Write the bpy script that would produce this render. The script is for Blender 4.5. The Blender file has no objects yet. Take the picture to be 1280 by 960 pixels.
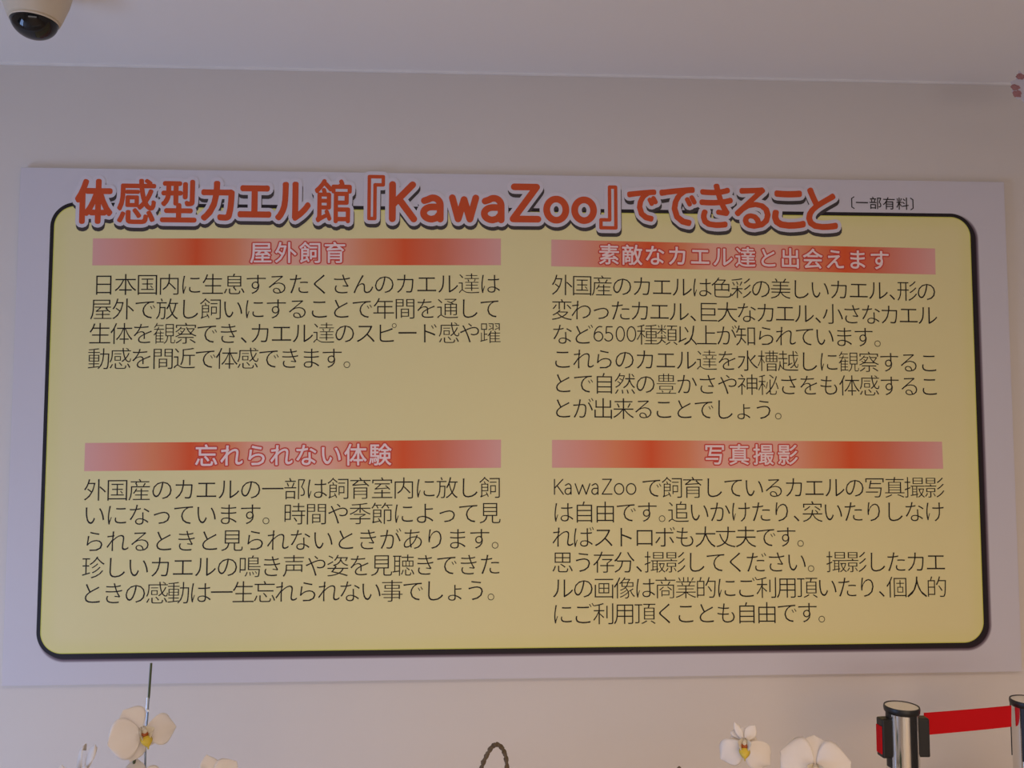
import bpy, bmesh, math, random
import numpy as np
from mathutils import Vector, Matrix
from mathutils.geometry import delaunay_2d_cdt
random.seed(7)
S = bpy.context.scene
COL = S.collection
PI = math.pi

# ------------------------------------------------------------------ camera
W = 2.4                      # width of the sign board, metres
ZB = 0.93                    # height of its lower edge
F = 1036.0                   # focal length in pixels of a 1280 px wide frame
PITCH, YAW, ROLL = 0.0608214, -0.0474968, -0.000125
CAM = Vector((-0.0537253 * W, -0.8258511 * W, 0.2384999 * W + ZB))
cy, sy, cp, sp = math.cos(YAW), math.sin(YAW), math.cos(PITCH), math.sin(PITCH)
right = Vector((cy, sy, 0)); fwd = Vector((-sy * cp, cy * cp, sp)); up = right.cross(fwd)
right, up = math.cos(ROLL) * right + math.sin(ROLL) * up, -math.sin(ROLL) * right + math.cos(ROLL) * up
cd = bpy.data.cameras.new('camera'); cam = bpy.data.objects.new('camera', cd); COL.objects.link(cam)
cd.sensor_fit = 'HORIZONTAL'; cd.sensor_width = 36.0; cd.lens = 36.0 * F / 1280
cd.clip_start = 0.02
M = Matrix((right, up, -fwd)).transposed().to_4x4(); M.translation = CAM
cam.matrix_world = M
S.camera = cam

# ------------------------------------------------------------------ world, lights, exposure
S.view_settings.view_transform = 'Standard'; S.view_settings.look = 'None'
S.view_settings.gamma = 1; S.view_settings.use_curve_mapping = False
S.view_settings.exposure = 0.16
wd = bpy.data.worlds.new('world'); S.world = wd; wd.use_nodes = True
wd.node_tree.nodes['Background'].inputs[0].default_value = (0.75, 0.8, 1, 1)
wd.node_tree.nodes['Background'].inputs[1].default_value = 0.05

def area(name, loc, target, sx, sz, power, color):
    l = bpy.data.lights.new(name, 'AREA'); l.shape = 'RECTANGLE'; l.size = sx; l.size_y = sz
    l.energy = power; l.color = color
    o = bpy.data.objects.new(name, l); COL.objects.link(o); o.location = loc
    o.rotation_euler = (Vector(target) - Vector(loc)).to_track_quat('-Z', 'Y').to_euler()
    return o
def spot(loc, target, power, color, ang=100, blend=1.0, soft=0.06):
    l = bpy.data.lights.new('shopfront_fill', 'SPOT'); l.energy = power; l.color = color
    l.spot_size = math.radians(ang); l.spot_blend = blend; l.shadow_soft_size = soft
    o = bpy.data.objects.new('shopfront_fill', l); COL.objects.link(o); o.location = loc
    o.rotation_euler = (Vector(target) - Vector(loc)).to_track_quat('-Z', 'Y').to_euler()
ZC_ = ZB + 0.61029 * W
LIGHTS = [
 lambda p, c: spot((-0.9, -4.8, 1.6), (-0.4, -1.2, 0.0), p, c, 56, soft=1.3),      # spots added to brighten the lower wall, standing in for shopfront daylight
 lambda p, c: spot((1.1, -4.8, 1.6), (0.8, -1.2, 0.0), p, c, 56, soft=1.3),  # warmer added spot, same purpose on the right
 lambda p, c: area('ceiling_light', (0.3, -2.1, ZC_ - 0.02), (0.3, -2.1, 0), 1.6, 0.5, p, c),
 lambda p, c: area('window_daylight', (-2.62, -1.45, 0.55), (0, -1.2, 0.55), 1.5, 0.8, p, c),
 lambda p, c: area('door_daylight', (0.6, -4.9, 0.5), (0.3, 0, 0.4), 3.6, 0.8, p, c),
]
LP = [(112, (1, .82, .55)), (204, (1, .59, .2)), (14, (1, .80, .66)), (27, (.35, .54, 1)), (19, (1, .92, .88))]
for f_, (p_, c_) in zip(LIGHTS, LP):
    if p_ > 0: f_(p_, c_)

# ------------------------------------------------------------------ helpers
def ray(px, py):
    return (right * ((px - 640) / F) + up * ((480 - py) / F) + fwd)
def at_y(px, py, y):                     # point on the plane Y = y
    d = ray(px, py); return CAM + d * ((y - CAM.y) / d.y)
def at_z(px, py, z):
    d = ray(px, py); return CAM + d * ((z - CAM.z) / d.z)
def at_d(px, py, dep):
    return CAM + ray(px, py) * dep
def bp(px, py):                          # the sign's own plane (Y = 0)
    p = at_y(px, py, 0.0); return Vector((p.x, p.z))

def link(o, parent=None):
    COL.objects.link(o)
    if parent: o.parent = parent
    return o
def mesh_obj(name, verts, faces, mat, parent=None, smooth=False):
    me = bpy.data.meshes.new(name); me.from_pydata([tuple(v) for v in verts], [], faces); me.update()
    if mat: me.materials.append(mat)
    if smooth:
        for p in me.polygons: p.use_smooth = True
    return link(bpy.data.objects.new(name, me), parent)
def bm_obj(name, bm, mat, parent=None, smooth=False, bevel=0, origin=None):
    bmesh.ops.recalc_face_normals(bm, faces=bm.faces)
    if origin is not None: bmesh.ops.translate(bm, verts=bm.verts, vec=-Vector(origin))
    me = bpy.data.meshes.new(name); bm.to_mesh(me); bm.free()
    me.materials.append(mat)
    if smooth:
        for p in me.polygons: p.use_smooth = True
        me.set_sharp_from_angle(angle=math.radians(40))
    o = link(bpy.data.objects.new(name, me), parent)
    if origin is not None: o.location = origin
    if bevel:
        m = o.modifiers.new('bevel', 'BEVEL'); m.width = bevel; m.segments = 3; m.limit_method = 'ANGLE'
    return o
def tag(o, label, cat, group=None, kind=None):
    if label: o['label'] = label
    if cat: o['category'] = cat
    if group: o['group'] = group
    if kind: o['kind'] = kind
    return o
def empty(name, loc, label, cat, group=None):
    o = bpy.data.objects.new(name, None); o.empty_display_size = 0.05; COL.objects.link(o); o.location = loc
    return tag(o, label, cat, group)
def box(bm, x0, x1, y0, y1, z0, z1):
    vs = [bm.verts.new((x, y, z)) for x in (x0, x1) for y in (y0, y1) for z in (z0, z1)]
    for f in ((0, 1, 3, 2), (4, 6, 7, 5), (0, 4, 5, 1), (2, 3, 7, 6), (0, 2, 6, 4), (1, 5, 7, 3)):
        bm.faces.new([vs[i] for i in f])
def lathe(bm, prof, cx=0, cy_=0, n=48):
    rings = []
    for r, z in prof:
        if r < 1e-6: rings.append([bm.verts.new((cx, cy_, z))])
        else: rings.append([bm.verts.new((cx + r * math.cos(2 * PI * i / n), cy_ + r * math.sin(2 * PI * i / n), z)) for i in range(n)])
    for a, b in zip(rings, rings[1:]):
        for i in range(n):
            j = (i + 1) % n
            if len(a) == 1 and len(b) == 1: break
            if len(a) == 1: bm.faces.new([a[0], b[i], b[j]])
            elif len(b) == 1: bm.faces.new([a[i], a[j], b[0]])
            else: bm.faces.new([a[i], a[j], b[j], b[i]])
def tube(bm, pts, rad, n=10, cap=True):
    pts = [Vector(p) for p in pts]
    rs = rad if isinstance(rad, (list, tuple)) else [rad] * len(pts)
    nrm = None; prev = None
    for i, p in enumerate(pts):
        t = (pts[min(i + 1, len(pts) - 1)] - pts[max(i - 1, 0)]).normalized()
        if nrm is None: nrm = t.orthogonal().normalized()
        nrm = (nrm - t * nrm.dot(t)).normalized(); b = t.cross(nrm)
        ring = [bm.verts.new(p + (nrm * math.cos(2 * PI * k / n) + b * math.sin(2 * PI * k / n)) * rs[i]) for k in range(n)]
        if prev:
            for k in range(n):
                bm.faces.new([prev[k], prev[(k + 1) % n], ring[(k + 1) % n], ring[k]])
        elif cap: bm.faces.new(ring[::-1])
        prev = ring
    if cap: bm.faces.new(prev)
def spline(pts, n=8):                    # Catmull-Rom through the points
    P = [Vector(p) for p in pts]; P = [P[0] * 2 - P[1]] + P + [P[-1] * 2 - P[-2]]
    out = []
    for i in range(1, len(P) - 2):
        for k in range(n):
            t = k / n
            out.append(0.5 * ((2 * P[i]) + (P[i + 1] - P[i - 1]) * t + (2 * P[i - 1] - 5 * P[i] + 4 * P[i + 1] - P[i + 2]) * t * t
                       + (3 * P[i] - P[i - 1] - 3 * P[i + 1] + P[i + 2]) * t ** 3))
    out.append(P[-2]); return out

# ------------------------------------------------------------------ materials
def srgb(r, g, b):
    f = lambda c: (c / 12.92 if c <= 0.04045 else ((c + 0.055) / 1.055) ** 2.4)
    return (f(r / 255), f(g / 255), f(b / 255), 1)
def mat(name, col, rough=0.6, metal=0.0, noise=None, bump=None, spec=None, trans=None):
    m = bpy.data.materials.new(name); m.use_nodes = True
    nt = m.node_tree; b = nt.nodes['Principled BSDF']
    b.inputs['Base Color'].default_value = col; b.inputs['Roughness'].default_value = rough
    b.inputs['Metallic'].default_value = metal
    if spec is not None: b.inputs['Specular IOR Level'].default_value = spec
    tc = nt.nodes.new('ShaderNodeTexCoord')
    if noise:
        sc, amt = noise
        n = nt.nodes.new('ShaderNodeTexNoise'); n.inputs['Scale'].default_value = sc; n.inputs['Detail'].default_value = 5
        nt.links.new(tc.outputs['Object'], n.inputs['Vector'])
        r = nt.nodes.new('ShaderNodeMapRange'); r.inputs[3].default_value = 1 - amt; r.inputs[4].default_value = 1 + amt
        nt.links.new(n.outputs['Fac'], r.inputs[0])
        mx = nt.nodes.new('ShaderNodeVectorMath'); mx.operation = 'SCALE'; mx.inputs[0].default_value = col[:3]
        nt.links.new(r.outputs[0], mx.inputs['Scale']); nt.links.new(mx.outputs[0], b.inputs['Base Color'])
    if bump:
        sc, st, dist = bump
        n = nt.nodes.new('ShaderNodeTexNoise'); n.inputs['Scale'].default_value = sc; n.inputs['Detail'].default_value = 6
        nt.links.new(tc.outputs['Object'], n.inputs['Vector'])
        bu = nt.nodes.new('ShaderNodeBump'); bu.inputs['Strength'].default_value = st; bu.inputs['Distance'].default_value = dist
        nt.links.new(n.outputs['Fac'], bu.inputs['Height']); nt.links.new(bu.outputs[0], b.inputs['Normal'])
    if trans:
        tr = nt.nodes.new('ShaderNodeBsdfTranslucent'); tr.inputs[0].default_value = col
        ms = nt.nodes.new('ShaderNodeMixShader'); ms.inputs[0].default_value = trans
        out = nt.nodes['Material Output']
        nt.links.new(b.outputs[0], ms.inputs[1]); nt.links.new(tr.outputs[0], ms.inputs[2]); nt.links.new(ms.outputs[0], out.inputs[0])
    return m
M_wall = mat('wallpaper', srgb(222, 214, 206), 0.9, noise=(3, 0.015), bump=(260, 0.12, 0.002), spec=0.2)
M_ceil = mat('ceiling_paint', srgb(242, 238, 234), 0.9, noise=(2, 0.015), bump=(200, 0.1, 0.002), spec=0.2)
M_floor = mat('floor_tile', srgb(196, 178, 158), 0.45, noise=(6, 0.05))
M_frame = mat('window_frame_paint', srgb(235, 235, 232), 0.5)
M_black = mat('black_ink', (0.016, 0.011, 0.014, 1), 0.55, spec=0.3)
M_text = mat('text_ink', (0.012, 0.008, 0.006, 1), 0.6, spec=0.3)
M_dark = mat('outline_ink', (0.06, 0.047, 0.044, 1), 0.6, spec=0.3)
M_orange = mat('orange_ink', srgb(208, 82, 38), 0.55, spec=0.3)
M_paper = mat('white_ink', srgb(219, 212, 218), 0.55, spec=0.3)
M_hwhite = mat('heading_white_ink', srgb(250, 222, 216), 0.55, spec=0.3)
M_hred = mat('heading_red_ink', srgb(214, 74, 58), 0.55, spec=0.3)
M_plastic = mat('black_plastic', (0.012, 0.012, 0.013, 1), 0.4)
M_chrome = mat('chrome', (0.75, 0.74, 0.72, 1), 0.07, 1.0)
M_belt = mat('red_webbing', srgb(205, 12, 22), 0.75, bump=(900, 0.3, 0.0005), spec=0.2)
M_disc = mat('silver_disc', srgb(245, 236, 222), 0.4)
M_house = mat('camera_housing', srgb(222, 208, 184), 0.5)
M_dome = mat('smoked_dome', (0.006, 0.006, 0.007, 1), 0.06)
M_petal = mat('orchid_petal', srgb(248, 240, 230), 0.6, noise=(30, 0.03), bump=(70, 0.25, 0.002), spec=0.2, trans=0.3)
M_lip = mat('orchid_lip_yellow', srgb(214, 186, 60), 0.5, noise=(120, 0.25))
M_lipw = mat('orchid_lip_white', srgb(238, 228, 205), 0.5, trans=0.2)
M_throat = mat('orchid_throat', srgb(158, 78, 22), 0.5, noise=(200, 0.35))
M_stem = mat('orchid_stem_green', srgb(74, 84, 46), 0.5, noise=(40, 0.2))
M_leaf = mat('orchid_leaf_green', srgb(50, 86, 38), 0.35, noise=(8, 0.15))
M_clip = mat('clear_clip', (0.8, 0.85, 0.9, 1), 0.08, 0.3)
M_stake = mat('coated_wire', srgb(160, 175, 190), 0.12, 0.6)
M_vine = mat('vine_bark', srgb(96, 80, 58), 0.75, noise=(90, 0.55), bump=(160, 0.6, 0.003))
M_pot = mat('white_ceramic', srgb(232, 230, 226), 0.25)
M_moss = mat('potting_moss', srgb(96, 88, 50), 0.9, noise=(60, 0.4), bump=(80, 0.8, 0.01))
M_table = mat('white_laminate', srgb(226, 220, 212), 0.4)
M_metal = mat('brushed_metal', (0.5, 0.5, 0.5, 1), 0.35, 1.0)

# ------------------------------------------------------------------ the room
YW = 0.017                                # wall surface; the board's face is Y = 0
ZC = ZB + 0.61029 * W                     # ceiling (about 2.4 m)
X0, X1, Y1 = -2.75, 3.4, -5.0
def slab(name, x0, x1, y0, y1, z0, z1, m):
    bm = bmesh.new(); box(bm, x0, x1, y0, y1, z0, z1)
    return tag(bm_obj(name, bm, m), None, None, kind='structure')
slab('wall_north', X0, X1, YW, YW + 0.12, 0, ZC, M_wall)
slab('floor', X0 - .12, X1 + .12, Y1 - .12, YW + .12, -0.1, 0, M_floor)
slab('ceiling', X0 - .12, X1 + .12, Y1 - .12, YW + .12, ZC, ZC + 0.1, M_ceil)
slab('wall_east', X1, X1 + 0.12, Y1, YW, 0, ZC, M_wall)
def wall_with_hole(name, axis, c, a0, a1, h0, h1, z0, z1, m):
    bm = bmesh.new()
    for (p, q, r, s) in ((a0, h0, 0, ZC), (h1, a1, 0, ZC), (h0, h1, 0, z0), (h0, h1, z1, ZC)):
        if q - p < 1e-4 or s - r < 1e-4: continue
        if axis == 'x': box(bm, c - .12, c, p, q, r, s)
        else: box(bm, p, q, c - .12, c, r, s)
    return tag(bm_obj(name, bm, m), None, None, kind='structure')
wall_with_hole('wall_west', 'x', X0, Y1, YW, -2.2, -0.7, 0.15, 1.45, M_wall)
wall_with_hole('wall_south', 'y', Y1, X0, X1, -1.3, 2.5, 0.1, 1.95, M_wall)
def window(name, axis, c, h0, h1, z0, z1, mull):
    bm = bmesh.new(); w = 0.05
    segs = [(h0, h0 + w, z0, z1), (h1 - w, h1, z0, z1), (h0 + w, h1 - w, z0, z0 + w), (h0 + w, h1 - w, z1 - w, z1)]
    for k in range(1, mull + 1):
        xm = h0 + (h1 - h0) * k / (mull + 1); segs.append((xm - .02, xm + .02, z0 + w, z1 - w))
    for (p, q, r, s) in segs:
        if axis == 'x': box(bm, c - .1, c - .04, p, q, r, s)
        else: box(bm, p, q, c - .1, c - .04, r, s)
    return tag(bm_obj(name, bm, M_frame), None, None, kind='structure')
window('window_1', 'x', X0, -2.2, -0.7, 0.15, 1.45, 1)
window('window_2', 'y', Y1, -1.3, 2.5, 0.1, 1.95, 3)
bm = bmesh.new(); box(bm, X0, X1, YW - 0.006, YW, ZC - 0.005, ZC)
tag(bm_obj('trim_1', bm, M_ceil), None, None, kind='structure')
bm = bmesh.new(); box(bm, X0, X1, YW - 0.012, YW, 0, 0.07)
tag(bm_obj('baseboard_north', bm, M_frame), None, None, kind='structure')

# ------------------------------------------------------------------ the sign board
HB = 0.5017 * W
sign = empty('sign_board', (0, YW, ZB), 'large white wall sign with yellow panel and Japanese text under an orange title', 'sign')
# the print's rounded yellow field, board coordinates (x, z)
FL = (bp(61.2, 460).x + bp(51.2, 750).x + bp(68, 300).x) / 3
FR = (bp(1218, 460).x + bp(1222, 560).x + bp(1229, 745).x) / 3
FT = (bp(1175, 271.2).y + bp(1120, 269.5).y + bp(100, 258.5).y) / 3
FB = (bp(75, 817.7).y + bp(640, 810.3).y + bp(1195, 803.2).y) / 3
RC = 0.050

def sdf_nodes(nt, cx, cz, hx, hz, r):
    """signed distance to a rounded rectangle on the board, from the object's own coordinates"""
    tc = nt.nodes.new('ShaderNodeTexCoord'); sep = nt.nodes.new('ShaderNodeSeparateXYZ')
    nt.links.new(tc.outputs['Object'], sep.inputs[0])
    def mth(op, a, b=None):
        n = nt.nodes.new('ShaderNodeMath'); n.operation = op
        for i, v in enumerate((a, b)):
            if v is None: continue
            if isinstance(v, (int, float)): n.inputs[i].default_value = v
            else: nt.links.new(v, n.inputs[i])
        return n.outputs[0]
    qx = mth('SUBTRACT', mth('ABSOLUTE', mth('SUBTRACT', sep.outputs['X'], cx)), hx - r)
    qz = mth('SUBTRACT', mth('ABSOLUTE', mth('SUBTRACT', sep.outputs['Z'], cz)), hz - r)
    mx, mz = mth('MAXIMUM', qx, 0.0), mth('MAXIMUM', qz, 0.0)
    l = mth('SQRT', mth('ADD', mth('MULTIPLY', mx, mx), mth('MULTIPLY', mz, mz)))
    return mth('SUBTRACT', mth('ADD', l, mth('MINIMUM', mth('MAXIMUM', qx, qz), 0.0)), r)
def ramp_mat(name, sdf_args, stops):
    m = mat(name, (1, 1, 1, 1), 0.5, spec=0.3); nt = m.node_tree
    d = sdf_nodes(nt, *sdf_args)
    mr = nt.nodes.new('ShaderNodeMapRange'); mr.inputs[1].default_value = -0.05; mr.inputs[2].default_value = 0.05
    nt.links.new(d, mr.inputs[0])
    cr = nt.nodes.new('ShaderNodeValToRGB'); cr.color_ramp.interpolation = 'EASE'
    e = cr.color_ramp.elements
    while len(e) < len(stops): e.new(0.5)
    for el, (p, c) in zip(e, sorted(stops)):
        el.position = (p + 0.05) / 0.1; el.color = c
    nt.links.new(mr.outputs[0], cr.inputs[0]); nt.links.new(cr.outputs[0], nt.nodes['Principled BSDF'].inputs['Base Color'])
    return m
cxF, czF = (FL + FR) / 2, (FT + FB) / 2
hxF, hzF = (FR - FL) / 2, (FT - FB) / 2
LW = 0.0088
WH = srgb(213, 208, 213)
M_board = ramp_mat('printed_board', (cxF + 0.0068, czF - ZB - 0.0062, hxF + LW, hzF + LW, RC + LW),
                   [(-0.0035, srgb(40, 24, 34)), (0.0005, srgb(120, 104, 114)), (0.0065, WH)])
M_yellow = ramp_mat('printed_yellow', (cxF, czF - ZB, hxF, hzF, RC),
                    [(-0.045, srgb(237, 225, 164)), (-0.0035, srgb(234, 224, 154)), (-0.0002, srgb(214, 212, 84))])
bm = bmesh.new(); box(bm, -W / 2, W / 2, -YW, 0, 0, HB)
panel = bm_obj('panel', bm, M_board, sign, bevel=0.0006)

def rrect(x0, x1, z0, z1, r, n=14):
    out = []
    for (cx, cz, a) in ((x1 - r, z1 - r, 0), (x0 + r, z1 - r, 90), (x0 + r, z0 + r, 180), (x1 - r, z0 + r, 270)):
        for k in range(n + 1):
            t = math.radians(a + 90 * k / n); out.append((cx + r * math.cos(t), cz + r * math.sin(t)))
    return out
def flat(name, pts2, faces, layer, m, parent=sign):
    """printed shape on the board's face: pts in (world x, world z)"""
    y = -YW - 0.00025 * layer
    vs = [(p[0], y, p[1] - ZB) for p in pts2]
    return mesh_obj(name, vs, [f[::1] for f in faces], m, parent)
pi = rrect(FL, FR, FB, FT, RC)
po = rrect(FL - LW, FR + LW, FB - LW, FT + LW, RC + LW)
n = len(pi)
flat('printed_border', pi + po, [(i, (i + 1) % n, n + (i + 1) % n, n + i) for i in range(n)], 1, M_black)
flat('yellow_field', pi, [tuple(range(n))], 1, M_yellow)

# heading bars with their printed gradient
BARS = [((116.3, 298.1), (626.1, 298.3), (626.1, 331.5), (115.5, 331.7)),
        ((689.2, 299.5), (1168.7, 310.7), (1169.4, 343.2), (689, 332.8)),
        ((106.5, 553.8), (626.3, 549.6), (626.1, 584.7), (105.3, 588.9)),
        ((690, 549.9), (1177.3, 552.1), (1178.9, 586), (690, 584.6))]
bar_mats = []
def bar_mat(x0, x1):
    m = mat('printed_gradient', (1, 1, 1, 1), 0.5, spec=0.3); nt = m.node_tree
    tc = nt.nodes.new('ShaderNodeTexCoord'); sep = nt.nodes.new('ShaderNodeSeparateXYZ'); nt.links.new(tc.outputs['Object'], sep.inputs[0])
    mr = nt.nodes.new('ShaderNodeMapRange'); mr.inputs[1].default_value = x0; mr.inputs[2].default_value = x1
    nt.links.new(sep.outputs['X'], mr.inputs[0])
    cr = nt.nodes.new('ShaderNodeValToRGB'); e = cr.color_ramp.elements
    pale, pk, md = srgb(242, 182, 156), srgb(234, 92, 44), srgb(236, 142, 98)
    st = [(0, srgb(232, 174, 164)), (0.07, srgb(234, 160, 142)), (0.16, md), (0.25, pk), (0.34, md), (0.42, pale), (0.58, pale), (0.67, md), (0.76, pk), (0.85, srgb(226, 120, 88)), (0.96, srgb(232, 160, 148)), (1, srgb(232, 174, 164))]
    while len(e) < len(st): e.new(0.5)
    for el, (p, c) in zip(e, st): el.position = p; el.color = c
    nt.links.new(mr.outputs[0], cr.inputs[0]); nt.links.new(cr.outputs[0], nt.nodes['Principled BSDF'].inputs['Base Color'])
    return m
for q in BARS:
    p = [bp(*c) for c in q]
    flat('heading_bar', p, [(3, 2, 1, 0)], 2, bar_mat(p[3].x, p[2].x))

# ---- lettering
TITLE = [('体', 93, 142, 224, 280), ('感', 146, 196, 224, 280), ('型', 200, 247, 225, 278), ('カ', 251, 294, 226.5, 276),
         ('エ', 297, 340, 232, 272), ('ル', 344, 389, 227.5, 276), ('館', 393, 440, 224.5, 279), ('『', 459, 481.5, 219, 275.5),
         ('K', 486, 521.8, 227, 277.8), ('a', 525, 559, 243.5, 278), ('w', 561, 599, 243.5, 278), ('a', 601, 635, 244, 279), ('Z', 637, 676.5, 230, 278),
         ('o', 679, 711.5, 245, 279.5), ('o', 714, 746, 246, 280), ('』', 749, 771.5, 232, 287), ('で', 784, 822, 237, 277),
         ('で', 824.5, 870.5, 234, 282.5), ('き', 874.5, 915.5, 230, 285), ('る', 918.5, 962.5, 234.5, 286), ('こ', 965, 1006, 238.5, 286), ('と', 1007.7, 1046, 235, 287.5)]
HEADS = [('屋外飼育', 311, 316, 434, 316, 27.5), ('素敵なカエル達と出会えます', 747, 318, 1113, 325.6, 27),
         ('忘れられない体験', 242.3, 569.8, 490.5, 568.2, 28), ('写真撮影', 878, 568.2, 999.5, 568.6, 27)]
# (text, left px, left centre y, right px, right centre y); '、' and marked '。' (as '｡') take half a body
PARAS = [
 ('paragraph under the first heading at upper left', [
  ('日本国内に生息するたくさんのカエル達は', 116, 356, 625.5, 354.8),
  ('屋外で放し飼いにすることで年間を通して', 112.8, 386.7, 625.5, 385.6),
  ('生体を観察でき、カエル達のスピード感や躍', 111.5, 417.3, 626, 416.2),
  ('動感を間近で体感できます。', 110.3, 448.6, 454, 447.8)]),
 ('paragraph under the heading at upper right', [
  ('外国産のカエルは色彩の美しいカエル、形の', 690, 356.3, 1170, 364.5),
  ('変わったカエル、巨大なカエル、小さなカエル', 690, 387.3, 1171, 394.6),
  ('など', 690, 418, 741, 418.3), ('種類以上が知られています。', 796.5, 418.3, 1115.5, 422),
  ('これらのカエル達を水槽越しに観察するこ', 690, 448.6, 1173.5, 453.6),
  ('とで自然の豊かさや神秘さをも体感するこ', 690.3, 479, 1174.3, 483),
  ('とが出来ることでしょう。', 690.5, 510.6, 992, 512.4)]),
 ('paragraph under the heading at lower left', [
  ('外国産のカエルの一部は飼育室内に放し飼', 104.8, 612.8, 626, 609.5),
  ('いになっています。時間や季節によって見', 104, 644, 626, 641.2),
  ('られるときと見られないときがあります｡', 103.3, 677, 627, 673.3),
  ('珍しいカエルの鳴き声や姿を見聴きできた', 102.5, 709.8, 626, 705.6),
  ('ときの感動は一生忘れられない事でしょう｡', 101.3, 742, 621, 737.8)]),
 ('paragraph under the heading at lower right', [
  ('で飼育しているカエルの写真撮影', 802, 609.6, 1180.3, 609.5),
  ('は自由です｡追いかけたり、突いたりしなけ', 690.8, 640.4, 1180.6, 639.6),
  ('ればストロボも大丈夫です。', 690.4, 671.6, 1020, 671.2),
  ('思う存分、撮影してください。撮影したカエ', 690.4, 703, 1182, 702.4),
  ('ルの画像は商業的にご利用頂いたり、個人的', 690.5, 735.4, 1183.2, 733.8),
  ('にご利用頂くことも自由です。', 690.5, 767.6, 1046.5, 765.6)])]
SUB = ('一部有料', 1068.8, 253.4, 1136.5, 255)

# hand-drawn skeletons for the Latin letters: unit box, y up
def arc(cx, cz, rx, rz, a0, a1, n=20):
    return [(cx + rx * math.cos(math.radians(a0 + (a1 - a0) * k / n)), cz + rz * math.sin(math.radians(a0 + (a1 - a0) * k / n))) for k in range(n + 1)]
SK = {'K': [[(0, 0), (0, 1)], [(0.94, 1), (0, 0.40)], [(0.30, 0.58), (1, 0)]],
      'a': [[(0.04, 0.86)] + arc(0.47, 0.66, 0.36, 0.34, 128, 0, 12) + [(0.83, 0.0)],
            [(0.83, 0.57)] + arc(0.42, 0.28, 0.42, 0.29, 90, 270, 16) + [(0.64, 0.05), (0.83, 0.26)]],
      'w': [[(0, 1), (0.25, 0), (0.5, 0.92), (0.75, 0), (1, 1)]],
      'Z': [[(0.05, 1), (0.95, 1), (0, 0), (1, 0)]],
      'o': [arc(0.5, 0.5, 0.5, 0.5, 0, 360, 32)],
      '0': [arc(0.5, 0.5, 0.5, 0.5, 0, 360, 28)],
      '5': [[(0.92, 1), (0.16, 1), (0.10, 0.54)] + arc(0.40, 0.30, 0.56, 0.30, 118, -150, 20)],
      '6': [[(0.90, 0.97)] + arc(0.72, 0.30, 0.72, 0.69, 95, 178, 10) + arc(0.5, 0.31, 0.5, 0.31, 180, -180, 24)]}
# ---- glyph shapes from Blender's built-in font
glyph_jobs = {}
def want(ch, off): glyph_jobs.setdefault((ch, off), None)
OFF_B, OFF_H, OFF_T = -0.0105, 0.0, -0.026
chars = set()
for _, L in PARAS:
    for l in L: chars |= set(l[0].replace('｡', '。'))
chars |= set(SUB[0] + '〔〕')
for c in sorted(chars): want(c, OFF_B)
for h in HEADS:
    for c in h[0]: want(c, OFF_H)
for t in TITLE:
    if t[0] not in SK: want(t[0], OFF_T)
def area_of(v, f):
    t = 0
    for p in f:
        for i in range(1, len(p) - 1):
            A, B, D = v[p[0]], v[p[i]], v[p[i + 1]]; t += abs((B[0] - A[0]) * (D[1] - A[1]) - (D[0] - A[0]) * (B[1] - A[1])) / 2
    return t
def boundary(v, f):
    cnt = {}
    for t in f:
        for i in range(len(t)):
            a, b = t[i], t[(i + 1) % len(t)]; k = (min(a, b), max(a, b)); cnt[k] = cnt.get(k, 0) + 1
    return [(v[a], v[b]) for (a, b), c in cnt.items() if c == 1]
tmp = {}; plain = {}
for (c, off) in glyph_jobs:                # a few strengths each: thinning a dense glyph too far tangles its outline
    for k in ((1, 1.1, 0.9, 0.82, 0.74, 0.66, 0.58, 0.5, 0.4, 0.3, 0.15, 0) if off else (1,)):
        cu = bpy.data.curves.new('glyph', 'FONT'); cu.body = c; cu.size = 1; cu.offset = off * k; cu.resolution_u = 3; cu.fill_mode = 'FRONT'
        o = bpy.data.objects.new('glyph', cu); COL.objects.link(o); tmp.setdefault((c, off), []).append(o)
bpy.context.view_layer.update()
dg = bpy.context.evaluated_depsgraph_get()
for k, obs in tmp.items():
    got = []
    for o in obs:
        e = o.evaluated_get(dg); me = e.to_mesh()
        got.append((o.data.offset, [(v.co.x, v.co.y) for v in me.vertices], [tuple(p.vertices) for p in me.polygons])); e.to_mesh_clear()
    off0, v0, f0 = got[-1]; plain[k[0]] = (v0, f0)
    A0 = area_of(v0, f0); P0 = sum(math.dist(a, b) for a, b in boundary(v0, f0))
    pick = got[-1]
    for g in got:
        if abs(area_of(g[1], g[2]) - (A0 + P0 * g[0])) < 0.035 * A0: pick = g; break
    glyph_jobs[k] = (pick[1], pick[2])
for obs in tmp.values():
    for o in obs: cu = o.data; bpy.data.objects.remove(o); bpy.data.curves.remove(cu)

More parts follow.
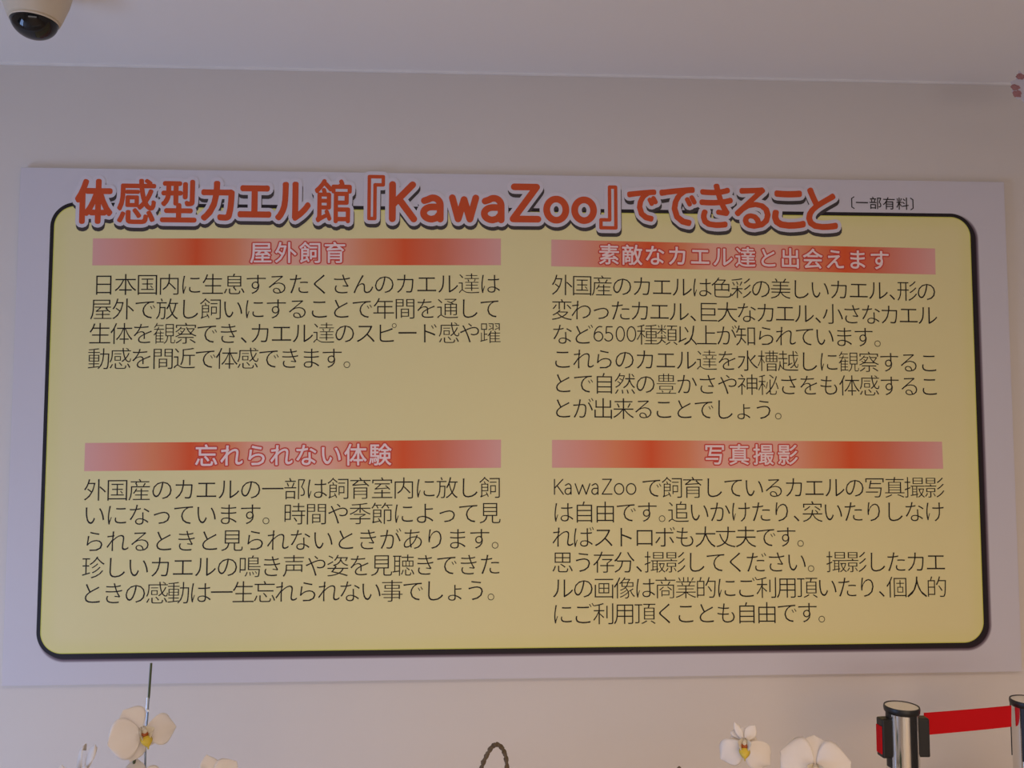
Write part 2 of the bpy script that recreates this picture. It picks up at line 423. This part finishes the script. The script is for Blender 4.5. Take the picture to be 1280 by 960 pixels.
def disc(p, r, n=10):
    return [(p[0] + r * math.cos(2 * PI * k / n + .1), p[1] + r * math.sin(2 * PI * k / n + .1)) for k in range(n)]
def union(polys, minus=()):
    """one clean triangulated sheet out of overlapping convex polygons, less the polygons of minus"""
    vs, es, keep = [], [], []
    for which, p in [(True, q) for q in polys] + [(False, q) for q in minus]:
        a = sum(p[i][0] * p[(i + 1) % len(p)][1] - p[(i + 1) % len(p)][0] * p[i][1] for i in range(len(p)))
        if abs(a) < 1e-12: continue
        if a < 0: p = p[::-1]
        b = len(vs); m = len(p); es += [(b + i, b + (i + 1) % m) for i in range(m)]; vs += [Vector(q) for q in p]; keep.append((which, p))
    v, e, f, *_ = delaunay_2d_cdt(vs, es, [], 0, 1e-6)
    C = np.array([[(v[t[0]].x + v[t[1]].x + v[t[2]].x) / 3, (v[t[0]].y + v[t[1]].y + v[t[2]].y) / 3] for t in f])
    o = np.argsort(C[:, 0]); xs = C[o, 0]; inside = np.zeros(len(f), bool)
    for which, p in keep:
        q = np.array(p); lo, hi = np.searchsorted(xs, q[:, 0].min()), np.searchsorted(xs, q[:, 0].max())
        idx = o[lo:hi]
        if not len(idx): continue
        P = C[idx]; ok = np.ones(len(idx), bool)
        for i in range(len(q)):
            a, b = q[i], q[(i + 1) % len(q)]
            ok &= ((b[0] - a[0]) * (P[:, 1] - a[1]) - (b[1] - a[1]) * (P[:, 0] - a[0])) >= 0
        inside[idx[ok]] = which
    return [tuple(q) for q in v], [tuple(t) for t, k in zip(f, inside) if k]
def ribbon(path, r, n=10):
    out = []
    for a, b in zip(path, path[1:]):
        d = (b[0] - a[0], b[1] - a[1]); l = math.hypot(*d)
        if l < 1e-9: continue
        nx, ny = -d[1] / l * r, d[0] / l * r
        out.append([(a[0] + nx, a[1] + ny), (a[0] - nx, a[1] - ny), (b[0] - nx, b[1] - ny), (b[0] + nx, b[1] + ny)])
    out += [disc(p, r, n) for p in path]
    return out
def rim(v, f, r, n):
    polys, seen = [[v[i] for i in t] for t in f], set()
    for a, b in boundary(v, f):
        polys += ribbon([a, b], r, n)[:1]; seen |= {a, b}
    return polys + [disc(p, r, n) for p in sorted(seen)]
def grow(v, f, r, n=10): return union(rim(v, f, r, n))
def thin(v, f, r, n=6): return union([[v[i] for i in t] for t in f], rim(v, f, r, n)[len(f):])
for c in '業豊達観秘':                      # dense characters are thinned by cutting a rim off instead
    glyph_jobs[(c, OFF_B)] = thin(*plain[c], 0.0125)
class Sheet:
    def __init__(s): s.v = []; s.f = []
    def add(s, v, f):
        b = len(s.v); s.v += list(v); s.f += [tuple(i + b for i in t) for t in f]
PX = 0.00196                               # about one photo pixel on the board, metres

def quad_map(x0, y0, x1, y1):
    """baseline frame on the board for a line of print running between two points"""
    a, b = bp(x0, y0), bp(x1, y1); d = b - a
    return a, d, d.normalized()
def set_line(sheet, text, x0, y0, x1, y1, off, em, post=None, gx=None):
    adv = [0.5 if c in '、｡' else 1.0 for c in text]
    a, d, u = quad_map(x0, y0, x1, y1); nrm = Vector((-u.y, u.x)); pitch = d.length / sum(adv); pos = 0
    gx = gx or em
    for c, w in zip(text, adv):
        v, f = glyph_jobs[(c.replace('｡', '。'), off)]
        slot = a + u * pitch * pos
        cxl = slot + u * pitch * 0.5 if c not in '、。｡' else slot + u * gx * 0.5
        pts = [tuple(cxl + u * ((x - 0.5) * gx) + nrm * ((y - 0.37) * em)) for x, y in v]
        if post: pts, f = post(pts, f)
        sheet.add(pts, f); pos += w
EMB = 28.3 * PX
def latin(sheet, word, boxes, r):
    for c, (x0, x1, y0, y1) in zip(word, boxes):
        p00, p11 = bp(x0, y1), bp(x1, y0); w, h = p11.x - p00.x - 2 * r, p11.y - p00.y - 2 * r
        polys = []
        for path in SK[c]:
            polys += ribbon([(p00.x + r + x * w, p00.y + r + y * h) for x, y in path], r, 8)
        sheet.add(*union(polys))
for lab, lines in PARAS:
    sh = Sheet()
    for (t, x0, y0, x1, y1) in lines: set_line(sh, t, x0, y0, x1, y1, OFF_B, EMB)
    if '上' in ''.join(l[0] for l in lines):
        latin(sh, '6500', [(742, 754, 407.2, 427), (756, 766.7, 407.8, 427), (769.6, 781, 407.8, 427.1), (783.3, 795.1, 407.8, 427.2)], 0.70 * PX)
    if '商' in ''.join(l[0] for l in lines):
        latin(sh, 'KawaZoo', [(692.4, 704.8, 598.5, 618.6), (705.6, 716, 604, 618.6), (718.3, 738, 604, 618.6), (739.1, 749.6, 604, 618.6), (752, 765.5, 598.4, 618.4),
                              (767.4, 780.3, 603.8, 618.6), (782.4, 795.3, 603.8, 618.6)], 0.70 * PX)
    o = flat('paragraph', sh.v, sh.f, 2, M_text); o['label'] = lab
sh = Sheet(); set_line(sh, SUB[0], *SUB[1:], OFF_B, 17 * PX)
for c, px in (('〔', 1060.5), ('〕', 1137)):
    p = bp(px, 253.5 if c == '〔' else 255.2); v, f = glyph_jobs[(c, OFF_B)]
    xm = 0.0 if c == '〕' else 0.5
    sh.add([(p.x + (x - xm + (0.0)) * 17 * PX, p.y + (y - 0.37) * 17 * PX) for x, y in v], f)
v, f = grow(sh.v, sh.f, 0.25 * PX, 5)
flat('subtitle', v, f, 2, M_text)
for h in HEADS:
    sh = Sheet(); set_line(sh, *h[:5], OFF_H, h[5] * PX, post=lambda v, f: grow(v, f, 0.32 * PX, 6), gx=h[5] * PX)
    rd = Sheet(); set_line(rd, *h[:5], OFF_H, h[5] * PX, post=lambda v, f: grow(v, f, 1.9 * PX, 8), gx=h[5] * PX)
    v, f = union([[rd.v[i] for i in t] for t in rd.f])
    o = flat('heading_outline', v, f, 3, M_hred); o['label'] = 'red outline of heading letters'
    o = flat('heading_text', sh.v, sh.f, 4, M_hwhite); o['label'] = 'white heading letters'
# title: orange letters, white rim, dark cast print below
org, wht = Sheet(), []
for (c, x0, x1, y0, y1) in TITLE:
    a, b = bp(x0, y1), bp(x1, y0)
    if c in SK:
        r = 4.25 * PX; w, h = b.x - a.x - 2 * r, b.y - a.y - 2 * r
        paths = [[(a.x + r + x * w, a.y + r + y * h) for x, y in p] for p in SK[c]]
        org.add(*union([q for p in paths for q in ribbon(p, r, 16)]))
        wht += [q for p in paths for q in ribbon(p, r + 4.6 * PX, 16)]
    else:
        v, f = glyph_jobs[(c, OFF_T)]
        heavy = {'体': 2.7, '感': 2.0, '型': 2.6, '館': 2.4, 'で': 2.7}.get(c, 3.0)
        if c in '『』': heavy = 2.1
        r = heavy * PX
        xs = [p[0] for p in v]; ys = [p[1] for p in v]
        kx = (b.x - a.x - 2 * r) / (max(xs) - min(xs)); ky = (b.y - a.y - 2 * r) / (max(ys) - min(ys))
        pts = [(a.x + r + (p[0] - min(xs)) * kx, a.y + r + (p[1] - min(ys)) * ky) for p in v]
        org.add(*grow(pts, f, r, 12))
        wht += rim(pts, f, r + 4.4 * PX, 12)
v, f = union(wht)
o = flat('title_shadow', [(x + 0.8 * PX, y - 4.6 * PX) for x, y in v], f, 3, M_dark); o['label'] = 'dark drop outline of the title'
o = flat('title_outline', v, f, 4, M_paper); o['label'] = 'white outline of the title'
o = flat('title_text', org.v, org.f, 5, M_orange); o['label'] = 'orange rounded title letters'

# ------------------------------------------------------------------ dome camera on the ceiling
zr = ZC - 0.085
c0 = at_z(43, 25.5, zr)
RD = 0.0460 * (c0 - CAM).dot(fwd) / 1.75
dc = empty('dome_camera', (c0.x, c0.y, ZC), 'dark glossy dome security camera in a cream housing on the ceiling', 'camera')
bm = bmesh.new()
lathe(bm, [(0, 0), (RD * 1.62, 0), (RD * 1.60, -0.012), (RD * 1.42, -0.045), (RD * 1.16, -0.076), (RD * 1.08, -0.084), (RD * 1.0, -0.085), (RD * .97, -0.083), (0, -0.08)], n=64)
bm_obj('housing', bm, M_house, dc, smooth=True)
bm = bmesh.new()
prof = [(RD * math.cos(math.radians(a)), -0.084 - RD * 0.86 * math.sin(math.radians(a))) for a in range(0, 91, 6)]
lathe(bm, prof, n=64); bm_obj('dome', bm, M_dome, dc, smooth=True)
bm = bmesh.new()
lathe(bm, [(RD * 1.0, -0.085), (RD * 1.03, -0.088), (RD * 1.0, -0.090), (RD * .98, -0.088)], n=64); bm_obj('rim', bm, M_house, dc, smooth=True)

# ------------------------------------------------------------------ belt posts
ZT = 0.955
def post(px, py, name_label, az_blocks, az_slots, r=0.0335, with_red=True):
    c = at_z(px, py, ZT)
    root = empty('belt_post', (c.x, c.y, 0), name_label, 'barrier post', 'chrome belt barrier posts')
    bm = bmesh.new(); lathe(bm, [(0, 0), (0.128, 0), (0.128, 0.008), (0.11, 0.018), (0.05, 0.03), (0.034, 0.05), (0, 0.05)], n=64)
    bm_obj('base', bm, M_chrome, root, smooth=True)
    bm = bmesh.new(); lathe(bm, [(0.0, 0.04), (r * .94, 0.04), (r * .94, ZT - 0.006), (0, ZT - 0.006)], n=64)
    bm_obj('pole', bm, M_chrome, root, smooth=True)
    bm = bmesh.new(); lathe(bm, [(r * .93, ZT - 0.0010), (r * .95, ZT + 0.0003), (r * 1.0, ZT), (r * 1.03, ZT - 0.004), (r * 1.0, ZT - 0.011), (r * .95, ZT - 0.013), (r * .93, ZT - .010), (r * .93, ZT - 0.0010)], n=64)
    bm_obj('cap_ring', bm, M_plastic, root, smooth=True)
    bm = bmesh.new(); lathe(bm, [(0, ZT - 0.0015), (r * .935, ZT - 0.0015), (r * .935, ZT - 0.008), (0, ZT - .008)], n=64)
    bm_obj('cap_disc', bm, M_disc, root, smooth=True)
    for az in az_slots:                    # receiver slots: dark inset strips down the tube
        bm = bmesh.new(); a = math.radians(az); n = 6; hw = math.radians(13)
        ri, ro = r * .90, r * .985; zs = (ZT - 0.012, ZT - 0.118)
        for k in range(n):
            t0, t1 = a - hw + 2 * hw * k / n, a - hw + 2 * hw * (k + 1) / n
            vs = [bm.verts.new((rr * math.sin(t), -rr * math.cos(t), z)) for rr in (ri, ro) for t in (t0, t1) for z in zs]
            for f in ((0, 1, 3, 2), (4, 6, 7, 5), (0, 4, 5, 1), (2, 3, 7, 6), (0, 2, 6, 4), (1, 5, 7, 3)): bm.faces.new([vs[i] for i in f])
        bmesh.ops.remove_doubles(bm, verts=bm.verts, dist=1e-6)
        bm_obj('receiver_slot', bm, M_plastic, root)
    for az in az_blocks:                   # belt ends clipped into the slots
        bm = bmesh.new(); box(bm, -0.0115, 0.0115, -(r + 0.0165), -(r * .8), ZT - 0.098, ZT - 0.022)
        o = bm_obj('belt_clip', bm, M_plastic, root, bevel=0.003); o.rotation_euler.z = math.radians(az)
    return root, c
# azimuth 0 faces the camera side (-Y), positive turns towards +X
p1, c1 = post(1127, 882, 'chrome belt post with black belt clips on both sides, nearest the orchids', (-84, 86), (-80, 14, 102, -168))
p2, c2 = post(1285, 874.5, 'chrome belt post cut by the right edge of the photo, receiving the red belt', (), (-46, 44, 134, -136))
for ob, az in ((p1, -84),):
    bm = bmesh.new(); box(bm, -0.0085, 0.0085, -0.0520, -0.0490, ZT - 0.090, ZT - 0.036)
    o = bm_obj('belt_end', bm, M_belt, ob); o.rotation_euler.z = math.radians(az)
# the belt itself
a0 = at_y(1155, 891.2, c1.y + 0.012); a1 = at_y(1155, 919, c1.y + 0.012)
b0 = at_y(1264.3, 882, c2.y); b1 = at_y(1264.3, 908.5, c2.y)
bm = bmesh.new(); rows = []
N = 24
for side in (0, 1):
    for k in range(N + 1):
        t = k / N; sag = -0.0012 * 4 * t * (1 - t)
        top = a0.lerp(b0, t) + Vector((0, 0, sag)); bot = a1.lerp(b1, t) + Vector((0, 0, sag))
        off = Vector((0, 0.0012 * side + 0.0015 * math.sin(t * PI), 0))
        rows.append([bm.verts.new(top + off - Vector((c1.x, c1.y, 0))), bm.verts.new(bot + off - Vector((c1.x, c1.y, 0)))])
for s in (0, 1):
    for k in range(N):
        r0, r1 = rows[s * (N + 1) + k], rows[s * (N + 1) + k + 1]; bm.faces.new([r0[0], r1[0], r1[1], r0[1]])
for k in range(N):
    for e in (0, 1):
        bm.faces.new([rows[k][e], rows[k + 1][e], rows[N + 2 + k][e], rows[N + 1 + k][e]])
o = bm_obj('belt', bm, M_belt, p1, smooth=True); o['label'] = 'red webbing belt'

# ------------------------------------------------------------------ display table (below the picture's edge)
TZ = 0.56
tb = empty('display_table', (-0.1, -0.72, 0), 'white laminate display table carrying the orchids below the sign', 'table')
bm = bmesh.new(); box(bm, -0.95, 0.62, -0.2, 0.2, TZ - 0.03, TZ); bm_obj('table_top', bm, M_table, tb, bevel=0.003)
for sx in (-0.9, 0.57):
    for sy_ in (-0.16, 0.16):
        bm = bmesh.new(); box(bm, sx - 0.02, sx + 0.02, sy_ - 0.02, sy_ + 0.02, 0, TZ - 0.03); bm_obj('leg', bm, M_metal, tb, bevel=0.002)

# ------------------------------------------------------------------ orchids
def petal_mesh(L, Wd, cup=0.2, droop=0.15, ruffle=0.03, base=0.12, seed=0, nu=14, nv=12, point=0.0):
    """petal in local XY (length along +Y), facing +Z"""
    rnd = random.Random(seed); ph = rnd.random() * 6; vs = []; fs = []
    for i in range(nu + 1):
        u = 1 - (1 - i / nu) ** 1.5
        uu = u * 0.998; m = 0.56
        w = math.sqrt(1 - ((uu - m) / (1 - m)) ** 2) if uu > m else base + (1 - base) * math.sin(PI / 2 * uu / m) ** (0.8 + point)
        for j in range(nv + 1):
            v = -1 + 2 * j / nv
            x = v * w * Wd / 2; y = u * L * (1 - 0.10 * v * v * u)
            z = cup * L * (-(v * v) * 0.35 * u + 0.25 * math.sin(PI * u)) - droop * L * u * u + ruffle * L * math.sin(ph + 5 * v + 3 * u) * u * abs(v)
            z += 0.012 * L * math.exp(-(v * 7) ** 2) * (1 - u)
            vs.append((x, y, z))
    for i in range(nu):
        for j in range(nv):
            a = i * (nv + 1) + j; fs.append((a, a + 1, a + nv + 2, a + nv + 1))
    return vs, fs
def flower(root, pos, face, roll, size, layout, seed=0, lip=True):
    """pos world, face = direction the bloom looks, layout = [(kind, angle, length, width, lean)] angle ccw from up"""
    face = Vector(face).normalized(); upv = Vector((0, 0, 1)); x = upv.cross(face).normalized(); y = face.cross(x)
    rm = Matrix((x, y, face)).transposed().to_4x4() @ Matrix.Rotation(math.radians(roll), 4, 'Z')
    fl = bpy.data.objects.new('flower', None); fl.empty_display_size = 0.02; link(fl, root)
    fl.matrix_local = Matrix.Translation(Vector(pos) - root.location) @ rm
    for i, (kind, ang, L, Wd, lean) in enumerate(layout):
        vs, fs = petal_mesh(L * size, Wd * size, cup=0.25 if kind == 'petal' else 0.15, droop=0.10, ruffle=0.05 if kind == 'petal' else 0.02,
                            seed=seed * 10 + i, point=0.0 if kind == 'petal' else 0.25)
        o = mesh_obj(kind, vs, fs, M_petal, fl, smooth=True)
        md = o.modifiers.new('thickness', 'SOLIDIFY'); md.thickness = 0.0006
        o.matrix_local = Matrix.Rotation(math.radians(ang), 4, 'Z') @ Matrix.Rotation(math.radians(lean), 4, 'X') @ Matrix.Translation((0, 0.03 * size, 0.002 if kind == 'petal' else -0.001 - .0006 * i))
    if lip:
        s = size
        bm = bmesh.new()                   # lip: two side lobes curling forward and a pointed middle lobe
        for sx in (-1, 1):
            g = [[bm.verts.new((sx * (0.02 + 0.10 * math.sin(PI * u * .9) * (0.4 + 0.6 * v)) * s, (-0.02 - 0.20 * u * (1 - v * .3) + 0.10 * v) * s, (0.04 + 0.16 * v * math.sin(PI * u) + 0.08 * u) * s)) for v in [j / 5 for j in range(6)]] for u in [i / 7 for i in range(8)]]
            for i in range(7):
                for j in range(5): bm.faces.new([g[i][j], g[i + 1][j], g[i + 1][j + 1], g[i][j + 1]])
        o = bm_obj('lip', bm, M_lipw, fl, smooth=True); md = o.modifiers.new('t', 'SOLIDIFY'); md.thickness = 0.0008
        bm = bmesh.new()
        g = [[bm.verts.new((v * (0.085 * math.sin(PI * min(1, u + .12)) + 0.01) * s, (-0.05 - 0.24 * u) * s, (0.07 + 0.12 * math.sin(PI * u * .8) - 0.05 * v * v) * s)) for v in [-1 + j / 3 for j in range(7)]] for u in [i / 8 for i in range(9)]]
        for i in range(8):
            for j in range(6): bm.faces.new([g[i][j], g[i + 1][j], g[i + 1][j + 1], g[i][j + 1]])
        o = bm_obj('lip_tongue', bm, M_lip, fl, smooth=True); md = o.modifiers.new('t', 'SOLIDIFY'); md.thickness = 0.001
        bm = bmesh.new(); tube(bm, [(0, 0.01 * s, 0), (0, 0.015 * s, 0.07 * s), (0, -0.01 * s, 0.13 * s)], [0.045 * s, 0.05 * s, 0.032 * s], 12)
        bm_obj('column', bm, M_lipw, fl, smooth=True)
        bm = bmesh.new(); bmesh.ops.create_uvsphere(bm, u_segments=14, v_segments=8, radius=0.055 * s)
        bmesh.ops.scale(bm, verts=bm.verts, vec=(1.1, 0.9, 0.6)); bmesh.ops.translate(bm, verts=bm.verts, vec=(0, -0.055 * s, 0.085 * s))
        bm_obj('throat', bm, M_throat, fl, smooth=True)
    return fl
def plant(base_xy, label, group='white orchids on the display table'):
    root = empty('potted_orchid', (base_xy[0], base_xy[1], TZ), label, 'orchid', group)
    bm = bmesh.new(); lathe(bm, [(0, 0), (0.034, 0), (0.044, 0.10), (0.047, 0.105), (0.043, 0.106), (0.040, 0.095), (0, 0.095)], n=40)
    bm_obj('pot', bm, M_pot, root, smooth=True)
    bm = bmesh.new(); lathe(bm, [(0, 0.110), (0.015, 0.108), (0.03, 0.103), (0.0395, 0.096), (0.0395, .094), (0, .094)], n=30); bm_obj('moss', bm, M_moss, root, smooth=True)
    for k in range(4):
        a = k * PI / 2 + 0.4; d = Vector((math.cos(a), math.sin(a), 0)); vs, fs = [], []
        for i in range(11):
            u = i / 10; w = 0.026 * math.sin(PI * (0.08 + 0.9 * u)) ** .6
            c = d * (0.012 + 0.06 * u) + Vector((0, 0, 0.112 + 0.07 * math.sin(u * 2.3) - .03 * u)); s = Vector((-d.y, d.x, 0))
            for j in range(5):
                v = -1 + j / 2; vs.append(c + s * w * v + Vector((0, 0, 0.008 * abs(v))))
        for i in range(10):
            for j in range(4): q = i * 5 + j; fs.append((q, q + 1, q + 6, q + 5))
        o = mesh_obj('leaf', vs, fs, M_leaf, root, smooth=True); md = o.modifiers.new('t', 'SOLIDIFY'); md.thickness = 0.0015
    return root
def stem(root, pts, r=0.0022, name='stem', m=None):
    P = [Vector(p) - root.location for p in pts]
    bm = bmesh.new(); tube(bm, spline(P, 8), r, 10); return bm_obj(name, bm, m or M_stem, root, smooth=True)

STD = [('sepal', 0, .50, .34, -4), ('sepal', 128, .48, .32, -6), ('sepal', -128, .48, .32, -6), ('petal', 78, .52, .60, 4), ('petal', -78, .52, .60, 4)]
dA = 1.28
# left plant
pA = at_d(178, 914, dA)
rootA = plant((pA.x - 0.01, pA.y + 0.05), 'white orchid on the left with a tall green support stick above its bloom')
sk_top = at_d(189, 829, dA + 0.05); sk_mid = at_d(184.5, 893, dA + 0.05); sk_b = at_d(181.5, 957, dA + 0.05)
foot = rootA.location + Vector((0.004, 0, 0.10))
stem(rootA, [sk_top, sk_top.lerp(sk_mid, 0.68)], 0.0019, 'support_stick', mat('stick_green', srgb(70, 80, 44), 0.45))
o = stem(rootA, [sk_top.lerp(sk_mid, 0.66), sk_mid, sk_b, foot], 0.0016, 'support_wire', M_stake); o['label'] = 'shiny pale support wire'
for px, py, l in ((183.4, 872, .018),):
    p = at_d(px + 1, py, dA + 0.045); q = at_d(px, py + 15, dA + 0.045)
    o = stem(rootA, [p, q], 0.0014, 'clip', M_clip); o['label'] = 'clear plastic clip'
p = at_d(183.3, 887, dA + .04); q = at_d(185.7, 889.5, dA + .04)
stem(rootA, [p, q], 0.0018, 'clip', M_clip)
stem(rootA, [foot, at_d(172, 985, dA + .04), at_d(168, 950, dA + 0.03), pA + Vector((0, 0.02, 0))])
dirA = (CAM - pA).normalized()
LA = [('sepal', 24, .40, .40, -4), ('sepal', 160, .44, .32, -10), ('sepal', -118, .30, .3, -14), ('petal', 70, .46, .62, 2), ('petal', -78, .50, .52, -4), ('petal', 112, .46, .50, 0)]
LA = [('sepal', 26, .44, .50, -4), ('sepal', 150, .46, .34, -10), ('sepal', -130, .36, .3, -12), ('petal', 92, .52, .66, 2), ('petal', -104, .54, .50, -2), ('petal', 48, .34, .44, -1)][:5]
flower(rootA, pA, dirA + Vector((0.38, 0, 0.02)), 8, 0.094, LA, 1)
pA2 = at_d(168, 987, dA + 0.01)
flower(rootA, pA2, dirA + Vector((0.1, 0, 0.15)), -4, 0.09, STD, 2)
stem(rootA, [at_d(172, 990, dA + .04), pA2 + Vector((0, 0.012, 0))], 0.0016)
# far-left bloom seen from the side, and a small petal beside it
pB = at_d(103, 972, dA + 0.05)
rootB = plant((pB.x - 0.09, pB.y + 0.05), 'white orchid at the far left whose bloom is seen edge-on')
flower(rootB, pB, (-0.88, -0.52, 0.10), -14, 0.108, STD, 3)
pB2 = at_d(73, 990, dA + 0.03); flower(rootB, pB2, (-0.3, -0.9, 0.1), 10, 0.075, STD, 8)
fb = rootB.location + Vector((0, 0, 0.10))
stem(rootB, [fb, at_d(108, 1010, dA + .09), pB + Vector((0.012, 0.004, 0))]); stem(rootB, [at_d(108, 1010, dA + .09), pB2 + Vector((0.006, 0.02, 0))], 0.0016)
# bloom peeping over the lower edge, right of the first
pC = at_d(267, 981, dA - 0.03)
rootC = plant((pC.x + 0.08, pC.y + 0.09), 'white orchid right of the support stick, only its petal tops in view')
flower(rootC, pC, (CAM - pC).normalized() + Vector((0.15, 0, 0.1)), 6, 0.094, [('sepal', 4, .46, .32, -4), ('sepal', 128, .48, .32, -6), ('sepal', -128, .48, .32, -6), ('petal', 74, .36, .50, 4), ('petal', -58, .44, .46, 4)], 4)
fc = rootC.location + Vector((0, 0, 0.10)); stem(rootC, [fc, at_d(275, 1010, dA + .04), pC + Vector((0, 0.02, 0))])
# right pair
dD = 1.30
pD = at_d(930, 928, dD)
rootD = plant((pD.x - 0.06, pD.y + 0.08), 'white orchid with folded-back petals and orange throat, left of the rounder bloom')
LD = [('sepal', 26, .33, .12, 14), ('sepal', -34, .32, .20, 10), ('sepal', 2, .22, .44, -8), ('petal', 128, .50, .46, -14), ('petal', -128, .55, .50, -14), ('sepal', 100, .26, .26, -12), ('sepal', -100, .26, .28, -12)]
flower(rootD, pD, (CAM - pD).normalized() + Vector((0.05, 0, -0.05)), 0, 0.090, LD, 5)
fd = rootD.location + Vector((0, 0, 0.10)); stem(rootD, [fd, at_d(944, 1000, dD + .08), at_d(944, 955, dD + .05), pD + Vector((0, 0.016, 0))])
pE = at_d(1019, 962, dD - 0.02)
rootE = plant((pE.x + 0.05, pE.y + 0.08), 'white orchid with a broad rounded bloom beside the belt post')
LE = [('sepal', 2, .44, .56, 0), ('sepal', 128, .48, .32, -6), ('sepal', -128, .48, .32, -6), ('petal', 70, .48, .66, 4), ('petal', -70, .48, .66, 4)]
flower(rootE, pE, (CAM - pE).normalized() + Vector((0.03, 0, 0.1)), -2, 0.108, LE, 6)
fe = rootE.location + Vector((0, 0, 0.10)); stem(rootE, [fe, at_d(1024, 1020, dD + .05), pE + Vector((0, 0.02, 0))])

# ------------------------------------------------------------------ bent vine hoop and a stick tip
dV = 1.30
pts = [at_d(*p, dV) for p in ((590, 1010), (596, 985), (601.8, 960), (607, 947), (613.5, 935.5), (620, 930.6), (626.5, 934), (631.5, 944), (633.5, 958), (634, 985), (632, 1010))]
cV = at_d(612, 1010, dV)
vr = empty('vine_hoop', (cV.x, cV.y, TZ), 'brown twisted vine bent into a hoop, between the orchids', 'branch')
bm = bmesh.new(); lathe(bm, [(0, 0), (0.05, 0), (0.066, 0.12), (0.07, 0.125), (0.063, 0.126), (0.06, 0.11), (0, 0.11)], n=40); bm_obj('pot', bm, M_pot, vr, smooth=True)
bm = bmesh.new(); lathe(bm, [(0, 0.118), (0.04, 0.114), (0.0595, 0.11), (0, 0.109)], n=30); bm_obj('moss', bm, M_moss, vr, smooth=True)
loc = [Vector((cV.x - 0.02, cV.y, TZ + 0.11))] + pts + [Vector((cV.x + 0.02, cV.y, TZ + 0.11))]
cen = spline([p - vr.location for p in loc], 10)
bm = bmesh.new()
tube(bm, cen, [0.0028 + 0.0007 * math.sin(i * 0.9) + 0.0004 * math.sin(i * 2.3) for i in range(len(cen))], 10)
bm_obj('vine', bm, M_vine, vr, smooth=True)
for ph in (0, PI):                         # a second thin strand twisted round it
    bm = bmesh.new(); q = []
    for i, p in enumerate(cen):
        t = (cen[min(i + 1, len(cen) - 1)] - cen[max(i - 1, 0)]).normalized(); n1 = t.cross(Vector((0, 1, 0))).normalized(); n2 = t.cross(n1)
        q.append(p + (n1 * math.cos(i * 0.45 + ph) + n2 * math.sin(i * 0.45 + ph)) * 0.0027)
    tube(bm, q, 0.0013, 8); bm_obj('tendril', bm, M_vine, vr, smooth=True)
for px, py, dx, dy in ((604.5, 953, -3.5, -2), (617.5, 932.5, -2, -1.5), (628, 936, 2.5, -1.5)):
    bm = bmesh.new(); tube(bm, [at_d(px, py, dV) - vr.location, at_d(px + dx, py + dy, dV - .003) - vr.location], [0.0014, 0.0005], 6); bm_obj('bark_splinter', bm, M_vine, vr)
tipp = at_d(849, 958, 1.20)
st = empty('plant_stick', (tipp.x, tipp.y, TZ), 'brown round-tipped stick barely showing at the bottom edge, left of the orchids', 'stick')
bm = bmesh.new(); tube(bm, [(0, 0, 0.03), (0, 0, tipp.z - TZ - 0.006), (0, 0, tipp.z - TZ - 0.002), (0, 0, tipp.z - TZ)], [0.003, 0.0036, 0.003, 0.0012], 12); bm_obj('shaft', bm, M_vine, st, smooth=True)
bm = bmesh.new(); lathe(bm, [(0, 0), (0.025, 0), (0.032, 0.08), (0.028, 0.08), (0.025, 0.03), (0, 0.03)], n=36); bm_obj('pot', bm, M_pot, st, smooth=True)

# ------------------------------------------------------------------ small paper decoration hanging from the ceiling
YD = -0.22
dp = at_y(1277, 110, YD)
dec = empty('hanging_decoration', (dp.x, dp.y, ZC), 'small faded paper decoration with reddish marks hanging in the top right corner', 'decoration')
M_dp = mat('decoration_paper', srgb(206, 202, 212), 0.8); M_dr = mat('decoration_red', srgb(166, 118, 120), 0.8, noise=(160, 0.4))
def decal(name, cpx, rx, rz, y0, th, m, seed):
    r = random.Random(seed); c = at_y(*cpx, YD) - dec.location; n = 22; ps = []
    for k in range(n):
        a = 2 * PI * k / n; q = 1 + 0.22 * (r.random() - .5) * 2
        ps.append((c.x + rx * q * math.cos(a), c.z + rz * q * math.sin(a)))
    vs = [(x, y0, z) for x, z in ps] + [(x, y0 - th, z) for x, z in ps]
    fs = [tuple(range(n, 2 * n)), tuple(reversed(range(n)))] + [(k, (k + 1) % n, n + (k + 1) % n, n + k) for k in range(n)]
    return mesh_obj(name, vs, fs, m, dec)
decal('paper', (1282, 109), 0.030, 0.036, 0.0, 0.0015, M_dp, 3)
decal('red_mark', (1268.5, 109.5), 0.012, 0.006, -0.0016, 0.0008, M_dr, 4)
decal('red_mark', (1270.5, 118), 0.010, 0.008, -0.0016, 0.0008, M_dr, 5)
decal('red_mark', (1275, 96), 0.010, 0.007, -0.0016, 0.0008, M_dr, 6)
bm = bmesh.new(); top = at_y(1282, 96, YD) - dec.location
tube(bm, [(top.x, -0.001, top.z), (top.x, -0.001, 0)], 0.0006, 6); bm_obj('thread', bm, M_dp, dec)
